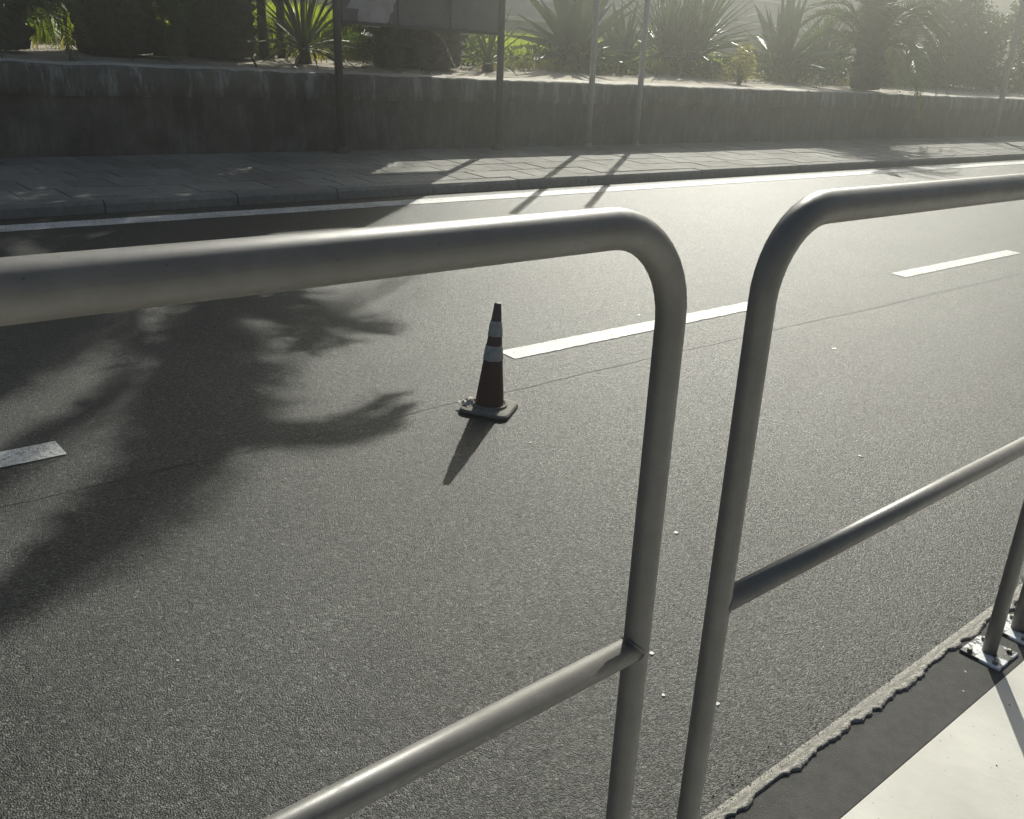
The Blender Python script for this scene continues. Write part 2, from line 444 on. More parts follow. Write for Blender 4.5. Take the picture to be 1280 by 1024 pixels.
for z in (2.05, 2.9):
    ob('ledge', me('ledge', rel2(box(-10, 60, 23.8, 24.002, z, z + .07)[0], w3), box(0, 1, 0, 1, 0, 1)[1], M['concrete']), w3)
ob('coping', me('coping', rel2(box(-10, 60, 23.9, 24.6, 4.6, 4.72)[0], w3), box(0, 1, 0, 1, 0, 1)[1], M['concrete']), w3)
v, f = grid(frange(-14, 70, 40), frange(24.4, 46, 16), lambda x, y: gp(x, y, 4.5 + (y - 24.4) * .16 + .8 * nz(x * .06, y * .06)))
tag(ob('hillside', me('hillside', v, f, M['earth'], True)), kind='structure')

# ------------------------------------------------------------------ steel poles on the far pavement
def pole(px, py, h, r, mat, label, group=None, lean=(0, 0)):
    p = root('steel_pole', gp(px, py, .0905), label, 'pole', group)
    v, f = tube([(0, 0, 0), (lean[0] * .5, lean[1] * .5, h * .5), (lean[0], lean[1], h)], r, 16)
    ob('shaft', me('shaft', v, f, mat, True), p)
    v, f = tube([(lean[0], lean[1], h), (lean[0], lean[1], h + .012), (lean[0], lean[1], h + .025)], [r * 1.06, r * 1.06, r * .5], 16)
    ob('cap', me('cap', v, f, mat, True), p)
    v, f = tube([(0, 0, 0), (0, 0, .012), (0, 0, .013), (0, 0, .05)], [r * 2.0, r * 2.0, r * 1.3, r * 1.25], 16)
    ob('foot_collar', me('foot_collar', v, f, mat), p)
    return p
PY = 9.12
pole(9.66, PY, 2.75, .038, M['post_grey'], 'slim grey steel pole just right of the spiky agave, left one of a close pair')
pole(10.60, PY, 2.75, .038, M['post_grey'], 'slim grey steel pole, right one of a close pair in front of the wall')
pole(21.9, 9.08, 5.2, .055, M['post_grey'], 'tall grey lamp pole near the right edge in front of the wall')

# billboard on two dark posts, seen from behind
bb = root('billboard', gp(7.04, PY, .0905), 'dark billboard seen from the back on two steel posts before the wall', 'billboard')
bz = bb.location.z
for px in (5.90, 8.10):
    zz = gz(px) + .0905 - bz
    v, f = tube([(px - 7.04, 0, zz), (px - 7.04, 0, zz + 2.85)], .042, 14)
    o = ob('post', me('post', v, f, M['post_dark'], True), bb)
    v, f = tube([(px - 7.04, 0, zz), (px - 7.04, 0, zz + .015), (px - 7.04, 0, zz + .06)], [.09, .09, .055], 14)
    ob('foot_collar', me('foot_collar', v, f, M['post_dark']), o)
def bbox(x0, x1, y0, y1, z0, z1):
    v, f = box(x0, x1, y0, y1, z0, z1); return [(p[0] - 7.04, p[1] - PY, p[2] - bz) for p in v], f
ob('panel', me('panel', *bbox(5.955, 8.045, PY - .012, PY + .012, 1.40, 2.80), M['board']), bb)
for a in ((5.94, 8.06, PY - .03, PY + .03, 1.365, 1.4), (5.94, 8.06, PY - .03, PY + .03, 2.80, 2.84)):
    ob('frame_bar', me('frame_bar', *bbox(*a), M['post_dark']), bb)
for x0 in (6.64, 7.34):
    ob('stiffener', me('stiffener', *bbox(x0, x0 + .04, PY - .034, PY - .0121, 1.4, 2.8), M['board']), bb)
# torn paper remains
rg = random.Random(3)
pv = [(0, 0, 0)]; n = 26
for i in range(n):
    a = 2 * math.pi * i / n; rr = .28 * (1 + .5 * nz(i * .7, 3.3) + .25 * nz(i * 2.3, 1))
    pv.append((rr * math.cos(a) * 1.05, 0, rr * math.sin(a) * .75))
pf = [(0, i + 1, (i + 1) % n + 1) for i in range(n)]
ob('torn_poster', me('torn_poster', [(p[0] - .70, -.0165, p[2] + 1.60 - bz + gz(6.34)) for p in pv], pf, M['poster']), bb)

# ------------------------------------------------------------------ tubular guard rail frames
def rail_frame(x0, x1, y, label, r_top=.0238, r_post=.0192):
    b = root('guard_rail', gp((x0 + x1) / 2, y, .0905), label, 'guard rail')
    bx, bz = b.location.x, b.location.z
    zt = 1.388; rb = .125
    L = lambda x, z: (x - bx, 0, gz(x) + z - bz)
    pts = [L(x0, .0905)]; rr = [r_post]
    for z in (.3, .6, .9, 1.1): pts.append(L(x0, z)); rr.append(r_post)
    for i in range(11):
        a = math.pi / 2 * i / 10
        pts.append(L(x0 + rb * (1 - math.cos(a)), zt - rb + rb * math.sin(a))); rr.append(r_post + (r_top - r_post) * (i / 10))
    for k in (.2, .4, .6, .8): pts.append(L(x0 + rb + (x1 - x0 - 2 * rb) * k, zt)); rr.append(r_top)
    for i in range(11):
        a = math.pi / 2 * (1 - i / 10)
        pts.append(L(x1 - rb * (1 - math.cos(a)), zt - rb + rb * math.sin(a))); rr.append(r_top + (r_post - r_top) * (i / 10))
    for z in (1.1, .9, .6, .3, .0905): pts.append(L(x1, z)); rr.append(r_post)
    v, f = tube(pts, rr, 32)
    ob('bent_top_tube', me('bent_top_tube', v, f, M['rail'], True), b)
    zm = .765
    v, f = tube([L(x0, zm), L((x0 + x1) / 2, zm), L(x1, zm)], .0192, 28)
    ob('lower_rail', me('lower_rail', v, f, M['rail'], True), b)
    for x in (x0, x1):
        sg_ = 1 if x == x0 else -1          # bead along the saddle where rail meets post
        loop = []
        for k in range(33):
            a = 2 * math.pi * k / 32; y_, z_ = .0192 * math.cos(a), .0192 * math.sin(a)
            q = L(x + sg_ * (math.sqrt(max(0, .0194 ** 2 - y_ ** 2)) + .0008), zm + z_)
            loop.append((q[0], q[1] + y_, q[2]))
        v, f = tube(loop, [.0024 + .0006 * nz(k * 1.7, x) for k in range(33)], 7, caps=False)
        ob('weld_bead', me('weld_bead', v, f, M['rail'], True), b)
        pv, pf = box(-.062, .062, -.055, .055, 0, .007, .002)
        p = ob('base_plate', me('base_plate', pv, pf, M['plate']), b, loc=L(x, .0905))
        for dx, dy in ((-.045, -.035), (.045, -.035), (-.045, .035), (.045, .035)):
            v, f = tube([(dx, dy, .007 + SLOPE * dx), (dx, dy, .014 + SLOPE * dx), (dx, dy, .016 + SLOPE * dx)], [.008, .008, .005], 6)
            ob('bolt', me('bolt', v, f, M['bolt']), p)
    return b
RY = .734
rail_frame(-.405, .947, RY, 'grey tubular guard rail frame nearest the camera, left of the gap')
rail_frame(1.145, 2.50, RY, 'grey tubular guard rail frame right of the gap between rails')
rail_frame(2.69, 4.04, RY, 'grey guard rail frame of which only one post foot shows at right edge')

# ------------------------------------------------------------------ traffic cone
cx, cy = 2.622, 2.962
cone = root('traffic_cone', gp(cx, cy, 0), 'dirty red traffic cone with two pale bands standing on the road', 'traffic cone')
cone.rotation_euler = (0, math.atan(-SLOPE) * 1.0, 0)
inner = []
def lathe(prof, n=32):
    v = []; f = []
    for r, z in prof:
        for k in range(n):
            a = 2 * math.pi * k / n; v.append((r * math.cos(a), r * math.sin(a), z))
    for i in range(len(prof) - 1):
        for k in range(n):
            a, b = i * n + k, i * n + (k + 1) % n; f.append((a, b, b + n, a + n))
    f.append(tuple(range((len(prof) - 1) * n, len(prof) * n)))
    return v, f
def roundsq(h, r, z, ang, n=6):
    out = []
    for q, (sx, sy) in enumerate(((1, 1), (-1, 1), (-1, -1), (1, -1))):
        for i in range(n):
            a = math.pi / 2 * (q + i / (n - 1))
            x = sx * (h - r) + r * math.cos(a); y = sy * (h - r) + r * math.sin(a)
            out.append((x * math.cos(ang) - y * math.sin(ang), x * math.sin(ang) + y * math.cos(ang), z))
    return out
def slab_sq(levels, ang):
    v = []; f = []; n = 24
    for h, r, z in levels: v += roundsq(h, r, z, ang)
    for i in range(len(levels) - 1):
        for k in range(n):
            a, b = i * n + k, i * n + (k + 1) % n; f.append((a, b, b + n, a + n))
    f.append(tuple(range((len(levels) - 1) * n, len(levels) * n))); f.append(tuple(range(n - 1, -1, -1)))
    return v, f
CA = rad(32)
v, f = slab_sq([(.106, .03, .0), (.110, .034, .004), (.110, .034, .009)], CA); ob('rubber_foot', me('rubber_foot', v, f, M['cone_foot']), cone)
v, f = slab_sq([(.109, .034, .0095), (.108, .034, .016), (.103, .034, .021), (.085, .03, .024)], CA); bo = ob('base', me('base', v, f, M['cone_base'], False), cone)
v, f = lathe([(.080, .022), (.078, .032), (.071, .036), (.069, .030)], 36); ob('collar_ring', me('collar_ring', v, f, M['cone_base'], True), bo)
HC = .478
def cr(z): return .062 - (.062 - .0140) * (z - .036) / (HC - .036)
def seg(z0, z1, d, wob=0.0):
    prof = []; 
    for i in range(7):
        z = z0 + (z1 - z0) * i / 6; prof.append((cr(z) + d, z))
    v, f = lathe(prof, 36)
    if wob: v = [(p[0] * (1 + wob * nz(p[0] * 60, p[1] * 60, p[2] * 40)), p[1] * (1 + wob * nz(p[0] * 60, p[1] * 60, p[2] * 40)), p[2] + .004 * nz(p[0] * 40, p[1] * 40, 2)) for p in v]
    return v, f
v, f = seg(.036, .395, 0); body = ob('cone_body', me('cone_body', v, f, M['cone_red'], True), cone)
v, f = lathe([(cr(.395), .395), (cr(.43), .43), (cr(.465), .465), (.0155, .472), (.012, HC), (.007, HC + .001)], 36); ob('tip', me('tip', v, f, M['cone_tip'], True), cone)
v, f = seg(.232, .296, .0022, .03); ob('reflective_band', me('reflective_band', v, f, M['cone_band'], True), cone)
v, f = seg(.338, .402, .0028, .07); ob('reflective_band', me('reflective_band', v, f, M['cone_band'], True), cone)
# crumpled scrap of torn sleeve lying on the base
n = 9; v = []; f = []
for j_ in range(n):
    for i_ in range(n):
        u, w_ = i_ / (n - 1) - .5, j_ / (n - 1) - .5; d = math.hypot(u, w_) * 2
        v.append((-.062 + u * .085 * (1 + .3 * nz(j_ * .9, 1)), .056 + w_ * .075 * (1 + .3 * nz(i_ * .9, 4)), .0255 + max(0, .030 * (1 - d * d)) * (.7 + .9 * nz(u * 9, w_ * 9, 3)) + .004 * abs(nz(u * 20, w_ * 20, 1))))
for j_ in range(n - 1):
    for i_ in range(n - 1):
        a = j_ * n + i_; f.append((a, a + 1, a + 1 + n, a + n))
ob('torn_sleeve', me('torn_sleeve', v, f, M['scrap']), cone)

# ------------------------------------------------------------------ plants
def smooth_path(pts, n):
    P = [Vector(p) for p in pts]; P = [P[0] * 2 - P[1]] + P + [P[-1] * 2 - P[-2]]; out = []
    m = len(P) - 3
    for i in range(n):
        t = i / (n - 1) * m; k = min(int(t), m - 1); u = t - k
        a, b, c, d = P[k:k + 4]
        out.append(.5 * ((2 * b) + (c - a) * u + (2 * a - 5 * b + 4 * c - d) * u * u + (3 * b - a - 3 * c + d) * u ** 3))
    return out
def frond_mesh(name, pts, pairs, leaf, width, rg, droop=.45, mat='palm', rach=.016, start=.16):
    P = smooth_path(pts, 40); g = G()
    g.add(*tube(P[::3] + [P[-1]] if (len(P) - 1) % 3 else P[::3], [rach * (1 - .8 * i / 14) for i in range(len(P[::3]) + (1 if (len(P) - 1) % 3 else 0))], 5))
    for i in range(pairs):
        t = start + (1 - start) * (i + .5) / pairs; q = t * 39; k = min(int(q), 38); u = q - k
        p = P[k].lerp(P[k + 1], u); T = (P[k + 1] - P[k]).normalized()
        S = T.cross(Vector((0, 0, 1)))
        S = S.normalized() if S.length > .05 else Vector((0, 1, 0))
        N = S.cross(T)
        tt = (t - start) / (1 - start)
        Lf = leaf * (.45 + .55 * math.sin(math.pi * min(1, tt * .9 + .18)) ** .8) * rg.uniform(.85, 1.1) * (1 - .35 * tt ** 3)
        for sg in (1, -1):
            d = (S * sg * rg.uniform(.75, 1) + T * (.45 + .5 * tt) + N * rg.uniform(.05, .4)).normalized()
            d2 = (d + Vector((0, 0, -1)) * droop * rg.uniform(.6, 1.4)).normalized()
            m = p + d * Lf * .45; e = m + d2 * Lf * .6
            wv = (T * .8 + Vector((0, 0, .6 * sg))).normalized() * width
            g.add([p - wv * .35, p + wv * .35, m + wv * .5, m - wv * .5, e], [(0, 1, 2, 3), (3, 2, 4)])
    return g.mesh(name, M[mat])
def arch(L, up, fall, side=0.0):
    """local frond path leaving the origin along +x"""
    return [(0, 0, 0), (L * .25, side * .1, L * (.25 * up)), (L * .5, side * .4, L * (.38 * up - .05 * fall)), (L * .75, side * .8, L * (.38 * up - .28 * fall)), (L * .93, side * 1.2, L * (.28 * up - .62 * fall))]
def placeT(rz, ry, loc, sc_=1.0, rx=0.0):
    return Matrix.Translation(loc) @ Matrix.Rotation(rz, 4, 'Z') @ Matrix.Rotation(ry, 4, 'Y') @ Matrix.Rotation(rx, 4, 'X') @ Matrix.Scale(sc_, 4)
rg = random.Random(11)
FR = [frond_mesh('frond', arch(2.6, u, fl_, sd), 58, .52, .034, rg) for u, fl_, sd in ((1.3, .6, .1), (.9, .9, -.1), (.5, 1.0, .15), (1.6, .4, 0), (.2, 1.25, .1))]
FRS = [frond_mesh('frond', arch(1.15, u, fl_, sd), 46, .26, .018, rg, .25, 'palm', .009, .1) for u, fl_, sd in ((1.0, .5, .05), (.7, .9, -.05), (.3, 1.2, .05))]

def trunk_mesh(h, r, seed, lean=(0, 0)):
    rr = random.Random(seed); n = 22; rings = int(h / .055); v = []; f = []
    for i in range(rings + 1):
        z = h * i / rings; t = i / rings
        for k in range(n):
            ph = (k + (i // 2 % 2) * .5) / n * 2 * math.pi
            bulge = 1 + .10 * ((i % 2) - .3) + .05 * math.sin(11 * ph + (i // 2) * math.pi) + .06 * nz(k * .9, i * .45, seed)
            R_ = r * (1.12 - .22 * t + .10 * max(0, t - .8) * 5) * bulge
            v.append((lean[0] * t + R_ * math.cos(ph), lean[1] * t + R_ * math.sin(ph), z))
    for i in range(rings):
        for k in range(n):
            a, b = i * n + k, i * n + (k + 1) % n; f.append((a, b, b + n, a + n))
    f.append(tuple(range(rings * n, rings * n + n)))
    g = G(); g.add(v, f)
    for q in range(int(h * 46)):          # stubs of cut leaf bases
        z = rr.uniform(.02, h * .99); a = rr.uniform(0, 6.28); t = z / h; R_ = r * (1.10 - .2 * t)
        c, s_ = math.cos(a), math.sin(a); wd = r * .16; out = rr.uniform(.04, .11)
        ctr = Vector((lean[0] * t, lean[1] * t, z))
        tn = Vector((-s_, c, 0)); o_ = Vector((c, s_, 0))
        g.add([ctr + o_ * (R_ * .9) - tn * wd, ctr + o_ * (R_ * .9) + tn * wd, ctr + o_ * (R_ + out) + tn * wd * .6 + Vector((0, 0, .10)), ctr + o_ * (R_ + out) - tn * wd * .6 + Vector((0, 0, .10)), ctr + o_ * R_ * .95 + Vector((0, 0, .16))],
              [(0, 1, 2, 3), (3, 2, 4), (0, 3, 4), (1, 4, 2)])
    return g.mesh('trunk', M['trunk'])

def low_(pts): return pts[-1].z - gz(pts[-1].x) < 3.4
def palm(px, py, h, r, seed, label, nf, custom=(), skip=None, lean=(0, 0), fs=1.0, group=None):
    p = root('palm_tree', gp(px, py, .89), label, 'palm tree', group)
    ob('trunk', trunk_mesh(h, r, seed, lean), p)
    rr = random.Random(seed); top = Vector((lean[0], lean[1], h - .05))
    for i in range(nf):
        a = i * 2.399963 + rr.uniform(-.2, .2)
        if skip and skip(math.degrees(a) % 360): continue
        t = i / nf
        mesh_i = FR[3] if t < .2 else FR[0] if t < .45 else FR[1] if t < .7 else FR[2] if t < .88 else FR[4]
        o = ob('frond', mesh_i, p)
        o.matrix_local = placeT(a, rr.uniform(-.12, .12) - (.5 if t < .15 else 0), top + Vector((math.cos(a) * r * .4, math.sin(a) * r * .4, .15 * (1 - t))), fs * rr.uniform(.85, 1.12), rr.uniform(-.25, .25))
    for pts in custom:
        lf = .58
        if isinstance(pts[-1], float): lf = pts[-1]; pts = pts[:-1]
        for rep in range(1 if low_(pts) or lf < .43 else 2):
            j = .09 * rep; off = Vector((rr.uniform(-j, j), rr.uniform(-j, j), rr.uniform(-j, j)))
            q = [Vector(c) - p.location + off * (i / (len(pts) - 1)) for i, c in enumerate(pts)]
            ob('frond', frond_mesh('frond', q, 62 if low_(pts) else 66, lf, .040, rr, .55 if lf > .51 else .3), p)
    return p

# the palm whose crown (above the picture) throws the shadow on the road: fronds placed over their shadows
KX, KY = 1.3393, .9910
def over(gx, gy, zr): return Vector((gx + KX * zr, gy + KY * zr, gz(gx + KX * zr) + zr))
PX, PYm, CROWN = 8.2, 10.75, 4.65
LEAN = (.3, -.35)
C0 = Vector((PX + LEAN[0], PYm + LEAN[1], gz(PX) + CROWN))
def cfr(path, zs): return [C0] + [over(x, y, z) for (x, y), z in zip(path, zs)]
custom = [
    cfr([(2.355, 5.13), (2.517, 4.71), (2.709, 4.454), (2.821, 4.239), (2.86, 4.02)], (4.4, 3.9, 3.45, 3.1, 2.8)) + [.62],
    cfr([(2.75, 5.2), (2.793, 4.755), (2.62, 4.2), (2.36, 3.95)], (4.3, 3.8, 3.3, 3.0)) + [.58],
    cfr([(2.55, 5.1), (2.62, 4.62), (2.58, 4.30)], (4.4, 3.7, 3.2)) + [.6],
    cfr([(2.28, 4.75), (1.92, 3.884), (1.74, 3.42), (1.78, 3.18), (2.016, 3.14), (2.36, 3.30)], (4.6, 4.3, 3.9, 3.55, 3.2, 2.85)) + [.58],
    cfr([(2.24, 4.7), (1.86, 3.86), (1.68, 3.36), (1.74, 3.08), (2.016, 3.03), (2.33, 3.16)], (4.7, 4.45, 4.1, 3.8, 3.5, 3.2)) + [.45],
    cfr([(2.28, 4.5), (1.80, 3.78), (1.30, 3.05), (.84, 2.69), (.43, 2.36)], (4.9, 4.9, 4.7, 4.4, 4.0)) + [.40],
    cfr([(2.22, 4.35), (1.70, 3.5), (1.27, 2.97)], (4.9, 4.5, 4.0)) + [.46],
    cfr([(2.2, 4.35), (1.66, 3.5), (1.12, 2.86), (.60, 2.55)], (5.0, 4.9, 4.6, 4.2)) + [.44],
    cfr([(1.70, 4.95), (1.12, 4.38), (.6, 3.92)], (4.8, 4.6, 4.3)) + [.5],
    cfr([(1.75, 5.3), (1.1, 4.95), (.45, 4.6)], (4.8, 4.6, 4.3)) + [.6],
    cfr([(1.98, 5.12), (1.5, 4.60), (1.02, 4.05)], (4.8, 4.6, 4.3)) + [.40],
    cfr([(1.5, 5.05), (.85, 4.6), (.3, 4.15)], (4.9, 4.7, 4.4)) + [.6],
    cfr([(1.6, 4.05), (1.0, 3.45), (.5, 3.0)], (4.9, 4.8, 4.5)) + [.22],
]
palm(PX, PYm, CROWN - .89, .44, 5, 'thick palm trunk behind the wall under the billboard, the largest', 46, custom, lean=LEAN,
     skip=lambda d: 190 < d < 350)
palm(5.5, 10.95, 4.2, .36, 8, 'dark palm trunk behind the wall, second trunk from the left edge', 30, lean=(.1, .1))
palm(4.3, 10.75, 4.6, .34, 14, 'dark palm trunk behind the wall, nearest trunk to the left edge', 30)

# sword-leaved rosettes
def blade(L, wd, fold, bend, seed, mat):
    rr = random.Random(seed); n = 6; v = []; f = []
    for i in range(n + 1):
        t = i / n; x = L * t; z = -bend * L * t * t
        ww = wd * (.55 + .9 * t if t < .5 else 1.0 - .0 - (t - .5) * 1.98) * .5
        ww = max(ww, .0015)
        v += [(x, -ww, z + fold * ww), (x, 0, z), (x, ww, z + fold * ww)]
        if i:
            a = (i - 1) * 3; b = i * 3; f += [(a, b, b + 1, a + 1), (a + 1, b + 1, b + 2, a + 2)]
    return me('leaf', v, f, M[mat], True)
SW = [blade(1.0, .045, .6, b, i, 'sword') for i, b in enumerate((.02, .12, .3, .5))]
AG = [blade(1.0, .15, .7, b, i, 'agave') for i, b in enumerate((-.10, .05, .2, .38))]
def rosette(name, px, py, n, size, label, cat, meshes, seed, stem=0.0, low=0.0, zg=.90, stem_r=.07, mat_trunk='trunk', heads=None):
    p = root(name, gp(px, py, zg), label, cat)
    rr = random.Random(seed)
    heads = heads or [(0, 0, stem)]
    for hx, hy, hz in heads:
        if hz > .02:
            v, f = tube([(0, 0, -.03), (hx * .4, hy * .4, hz * .5), (hx, hy, hz)], [stem_r * 1.2, stem_r, stem_r * .9], 9)
            ob('stem', me('stem', v, f, M[mat_trunk], True), p)
        for i in range(n):
            t = (i + .5) / n; a = i * 2.399963 + rr.uniform(-.15, .15)
            el = rad(86) - (rad(86) - rad(low)) * t ** .8 + rr.uniform(-.09, .09)
            k = 0 if t < .3 else 1 if t < .6 else 2 if t < .85 else 3
            o = ob('leaf', meshes[k], p)
            o.matrix_local = placeT(a, -el, (hx + .03 * math.cos(a), hy + .03 * math.sin(a), hz + .04 * (1 - t)), size * rr.uniform(.75, 1.1), rr.uniform(-.3, .3))
    return p
rosette('yucca', 6.4, 10.6, 58, 1.0, 'yucca with narrow radiating leaves just left of the billboard post', 'yucca', SW, 21, .12, -5)
rosette('yucca', 6.05, 10.9, 30, .7, 'tall thin-stemmed yucca between the dark trunk and the billboard', 'yucca', SW, 22, 1.25, -30, stem_r=.05)
rosette('yucca', 9.2, 10.6, 40, .85, 'yucca beside the dark billboard post, on its right', 'yucca', SW, 23, .06, 0)
rosette('agave', 11.95, 11.75, 44, 1.55, 'big spiky agave on the wall left of the paired poles', 'agave', AG, 31, .12, 2)
rosette('agave', 13.2, 11.8, 26, 1.0, 'small agave just right of the paired poles', 'agave', AG, 32, .05, 5)
rosette('yucca', 14.9, 11.8, 70, 1.45, 'dense upright yucca clump in the middle right of the garden', 'yucca', SW, 33, .1, 20, heads=[(0, 0, .15), (.45, .15, .35), (-.35, .2, .25)])
rosette('agave', 17.9, 11.8, 34, 1.5, 'agave with broad upright leaves right of the yucca clump', 'agave', AG, 34, .1, 10)
rosette('yucca', 19.4, 11.8, 60, 1.2, 'yellowish bushy yucca left of the overhanging cycad', 'yucca', SW, 35, .1, 0, heads=[(0, 0, .1), (.3, .2, .3)])

# feathery cycads
def cycad(px, py, n, size, label, seed, h=.3, r=.16, mat='palm', zg=.90):
    p = root('cycad', gp(px, py, zg), label, 'cycad')
    ob('trunk', trunk_mesh(h, r, seed), p); rr = random.Random(seed)
    for i in range(n):
        t = (i + .5) / n; a = i * 2.399963 + rr.uniform(-.2, .2)
        k = 0 if t < .4 else 1 if t < .75 else 2
        o = ob('frond', FRS[k], p)
        o.matrix_local = placeT(a, -rad(62) * (1 - t) + rad(14) * t, (math.cos(a) * r * .5, math.sin(a) * r * .5, h), size * rr.uniform(.8, 1.1), rr.uniform(-.3, .3))
    return p
cycad(3.15, 10.4, 34, 1.0, 'feathery cycad at the left edge of the wall top', 41, .35)
cycad(4.75, 10.5, 22, .9, 'feathery cycad between the two left palm trunks', 42, .25)
cycad(17.9, 9.95, 50, 1.4, 'large drooping cycad hanging over the wall at the right', 43, .75, .24)
cycad(7.4, 10.35, 26, .8, 'feathery cycad low in front of the thickest palm trunk', 44, .2)

def leaf_cloud(name, blobs, count, size, seed, mat):
    rr = random.Random(seed); g = G(); tot = sum(b[3] * b[4] * b[5] for b in blobs)
    for (x, y, z, a, b, c) in blobs:
        for i in range(int(count * a * b * c / tot)):
            u = Vector((rr.gauss(0, 1), rr.gauss(0, 1), rr.gauss(0, 1))).normalized() * rr.uniform(.25, 1) ** .45
            k = 1 + .35 * nz(u.x * 2.2 + seed, u.y * 2.2, u.z * 2.2)
            q = Vector((x + u.x * a * k, y + u.y * b * k, z + u.z * c * k))
            if q.z < .02: continue
            d = Vector((rr.gauss(0, 1), rr.gauss(0, 1), rr.gauss(0, 1) - .3)).normalized()
            e = d.cross(Vector((rr.gauss(0, 1), rr.gauss(0, 1), rr.gauss(0, 1)))).normalized()
            L = size * rr.uniform(.6, 1.3)
            g.add([q, q + d * L * .5 + e * L * .25, q + d * L, q + d * L * .5 - e * L * .25], [(0, 1, 2, 3)])
    return g.mesh(name, M[mat])
def bush(px, py, blobs, count, size, label, seed, zg=.90, mat='bush', name='bush'):
    p = root(name, gp(px, py, zg), label, 'bush')
    ob('foliage', leaf_cloud('foliage', blobs, count, size, seed, mat), p)
    g = G(); rr = random.Random(seed)
    for b in blobs:
        g.add(*tube([(0, 0, -.05), (b[0] * .5 + rr.uniform(-.1, .1), b[1] * .5, b[2] * .45), (b[0], b[1], b[2])], [.035, .025, .01], 6))
    ob('stem', g.mesh('stem', M['trunk'], True), p)
    return p
bush(24.4, 11.9, [(0, 0, .8, 1.6, .8, .9), (1.6, .1, .9, 1.4, .8, 1.0), (-1.6, .1, .7, 1.0, .6, .8), (.4, .3, 1.8, 1.4, .8, .9)], 24000, .10, 'large dark leafy bush on the wall behind the lamp pole', 51)
bush(28.0, 11.4, [(0, 0, 1.0, 2.4, 1.0, 1.2), (1.6, .1, 1.7, 1.8, .9, 1.2)], 7000, .13, 'dark leafy bush on the wall beyond the lamp pole', 52)
bush(35, 11.8, [(0, 0, 1.2, 3.6, 1.2, 1.6), (2, .1, 2.2, 2.4, 1.0, 1.6)], 7000, .16, 'far dark bush on the wall at the right edge', 53)
bush(14.3, 10.2, [(0, 0, .22, .28, .2, .25), (.2, .1, .4, .18, .16, .2)], 900, .06, 'small pale leafy weed on the wall top right of the yucca clump', 54, mat='dry')
bush(9.0, 11.9, [(0, 0, .5, .8, .5, .6), (-.6, .2, .4, .6, .4, .5)], 4000, .09, 'low dark bush behind the thickest palm trunk', 55)
bush(22.0, 11.8, [(0, 0, .5, .7, .4, .55), (.5, .1, .9, .5, .4, .5), (-.5, .1, .8, .4, .4, .5)], 11000, .08, 'dark leafy bush between the overhanging cycad and the lamp pole', 56)
bush(3.45, 11.4, [(0, 0, .6, .45, .4, .7)], 1800, .09, 'dark upright bush behind the cycad at the left edge', 57)
# small tree whose crown (above the picture) shades the left pavement
p = root('small_tree', gp(6.42, 11.15, .86), 'small tree with a thin dark trunk between the palm trunks and the billboard', 'tree')
v, f = tube([(0, 0, -.05), (.03, .02, .6), (-.02, .0, 1.2), (.1, .05, 2.0)], [.055, .05, .045, .02], 9); tk = ob('trunk', me('trunk', v, f, M['trunk'], True), p)
for q in ((-.7, .2, 1.9), (.9, -.1, 2.0), (.1, -.6, 2.1)):
    v, f = tube([(-.02, 0, 1.15), (q[0] * .5, q[1] * .5, 1.6), q], [.03, .022, .01], 7); ob('limb', me('limb', v, f, M['trunk'], True), tk)
ob('crown', leaf_cloud('crown', [(0, 0, 1.75, 1.1, .8, .8), (1.1, -.2, 1.75, .9, .7, .75), (-1.0, .1, 1.6, .8, .7, .65), (.3, -.3, 2.4, 1.2, .8, .6)], 12000, .11, 58, 'bush'), p)
# trees on the slope behind the terrace
for i, (px, py, hh, lab) in enumerate(((9, 27, 3.4, 'dark rounded tree above the retaining wall, leftmost'), (19, 28, 4.2, 'dark tree above the retaining wall behind the billboard'), (31, 27.5, 4.0, 'dark tree above the retaining wall behind the paired poles'), (43, 28, 5.0, 'broad dark tree above the retaining wall at the right'))):
    p = root('tree', gp(px, py, 5.0), lab, 'tree')
    ob('crown', leaf_cloud('crown', [(0, 0, hh * .7, 3.0, 2.2, hh * .45), (1.8, .2, hh * .6, 2.0, 1.6, hh * .35), (-1.9, .1, hh * .55, 2.0, 1.6, hh * .35)], 7000, .26, 60 + i, 'bush'), p)
    v, f = tube([(0, 0, -.6), (.1, 0, hh * .4), (0, .1, hh * .8)], [.22, .16, .08], 9); ob('trunk', me('trunk', v, f, M['trunk'], True), p)

# grass: uncountable
def grass(name, n, region, hmin, hmax, mat, seed, label):
    rr = random.Random(seed); g = G()
    for i in range(n):
        x, y = region(rr)
        if x is None: continue
        z = gard(x, y)[2] - .01; h = rr.uniform(hmin, hmax); a = rr.uniform(0, 6.28); ln = rr.uniform(.1, .55) * h; wd = rr.uniform(.004, .009)
        c, s_ = math.cos(a), math.sin(a); w_ = rr.uniform(0, 6.28); wx_, wy_ = math.cos(w_) * wd, math.sin(w_) * wd
        g.add([(x - wx_, y - wy_, z), (x + wx_, y + wy_, z), (x + wx_ * .7 + c * ln * .35, y + wy_ * .7 + s_ * ln * .35, z + h * .6), (x - wx_ * .7 + c * ln * .35, y - wy_ * .7 + s_ * ln * .35, z + h * .6), (x + c * ln, y + s_ * ln, z + h)], [(0, 1, 2, 3), (3, 2, 4)])
    return tag(ob(name, g.mesh(name, M[mat])), label, 'grass', kind='stuff')
def rg1(rr):
    x = rr.uniform(1, 17); y = rr.uniform(11.6, 15.4)
    return (x, y) if nz(x * .5, y * .5, 2) + .15 > rr.uniform(-.5, .3) else (None, None)
grass('lawn_grass', 42000, rg1, .12, .42, 'grass', 71, 'tall sunlit green grass growing behind the palm trunks')
def rg3(rr): return rr.uniform(4.0, 5.3), rr.uniform(12.4, 13.6)
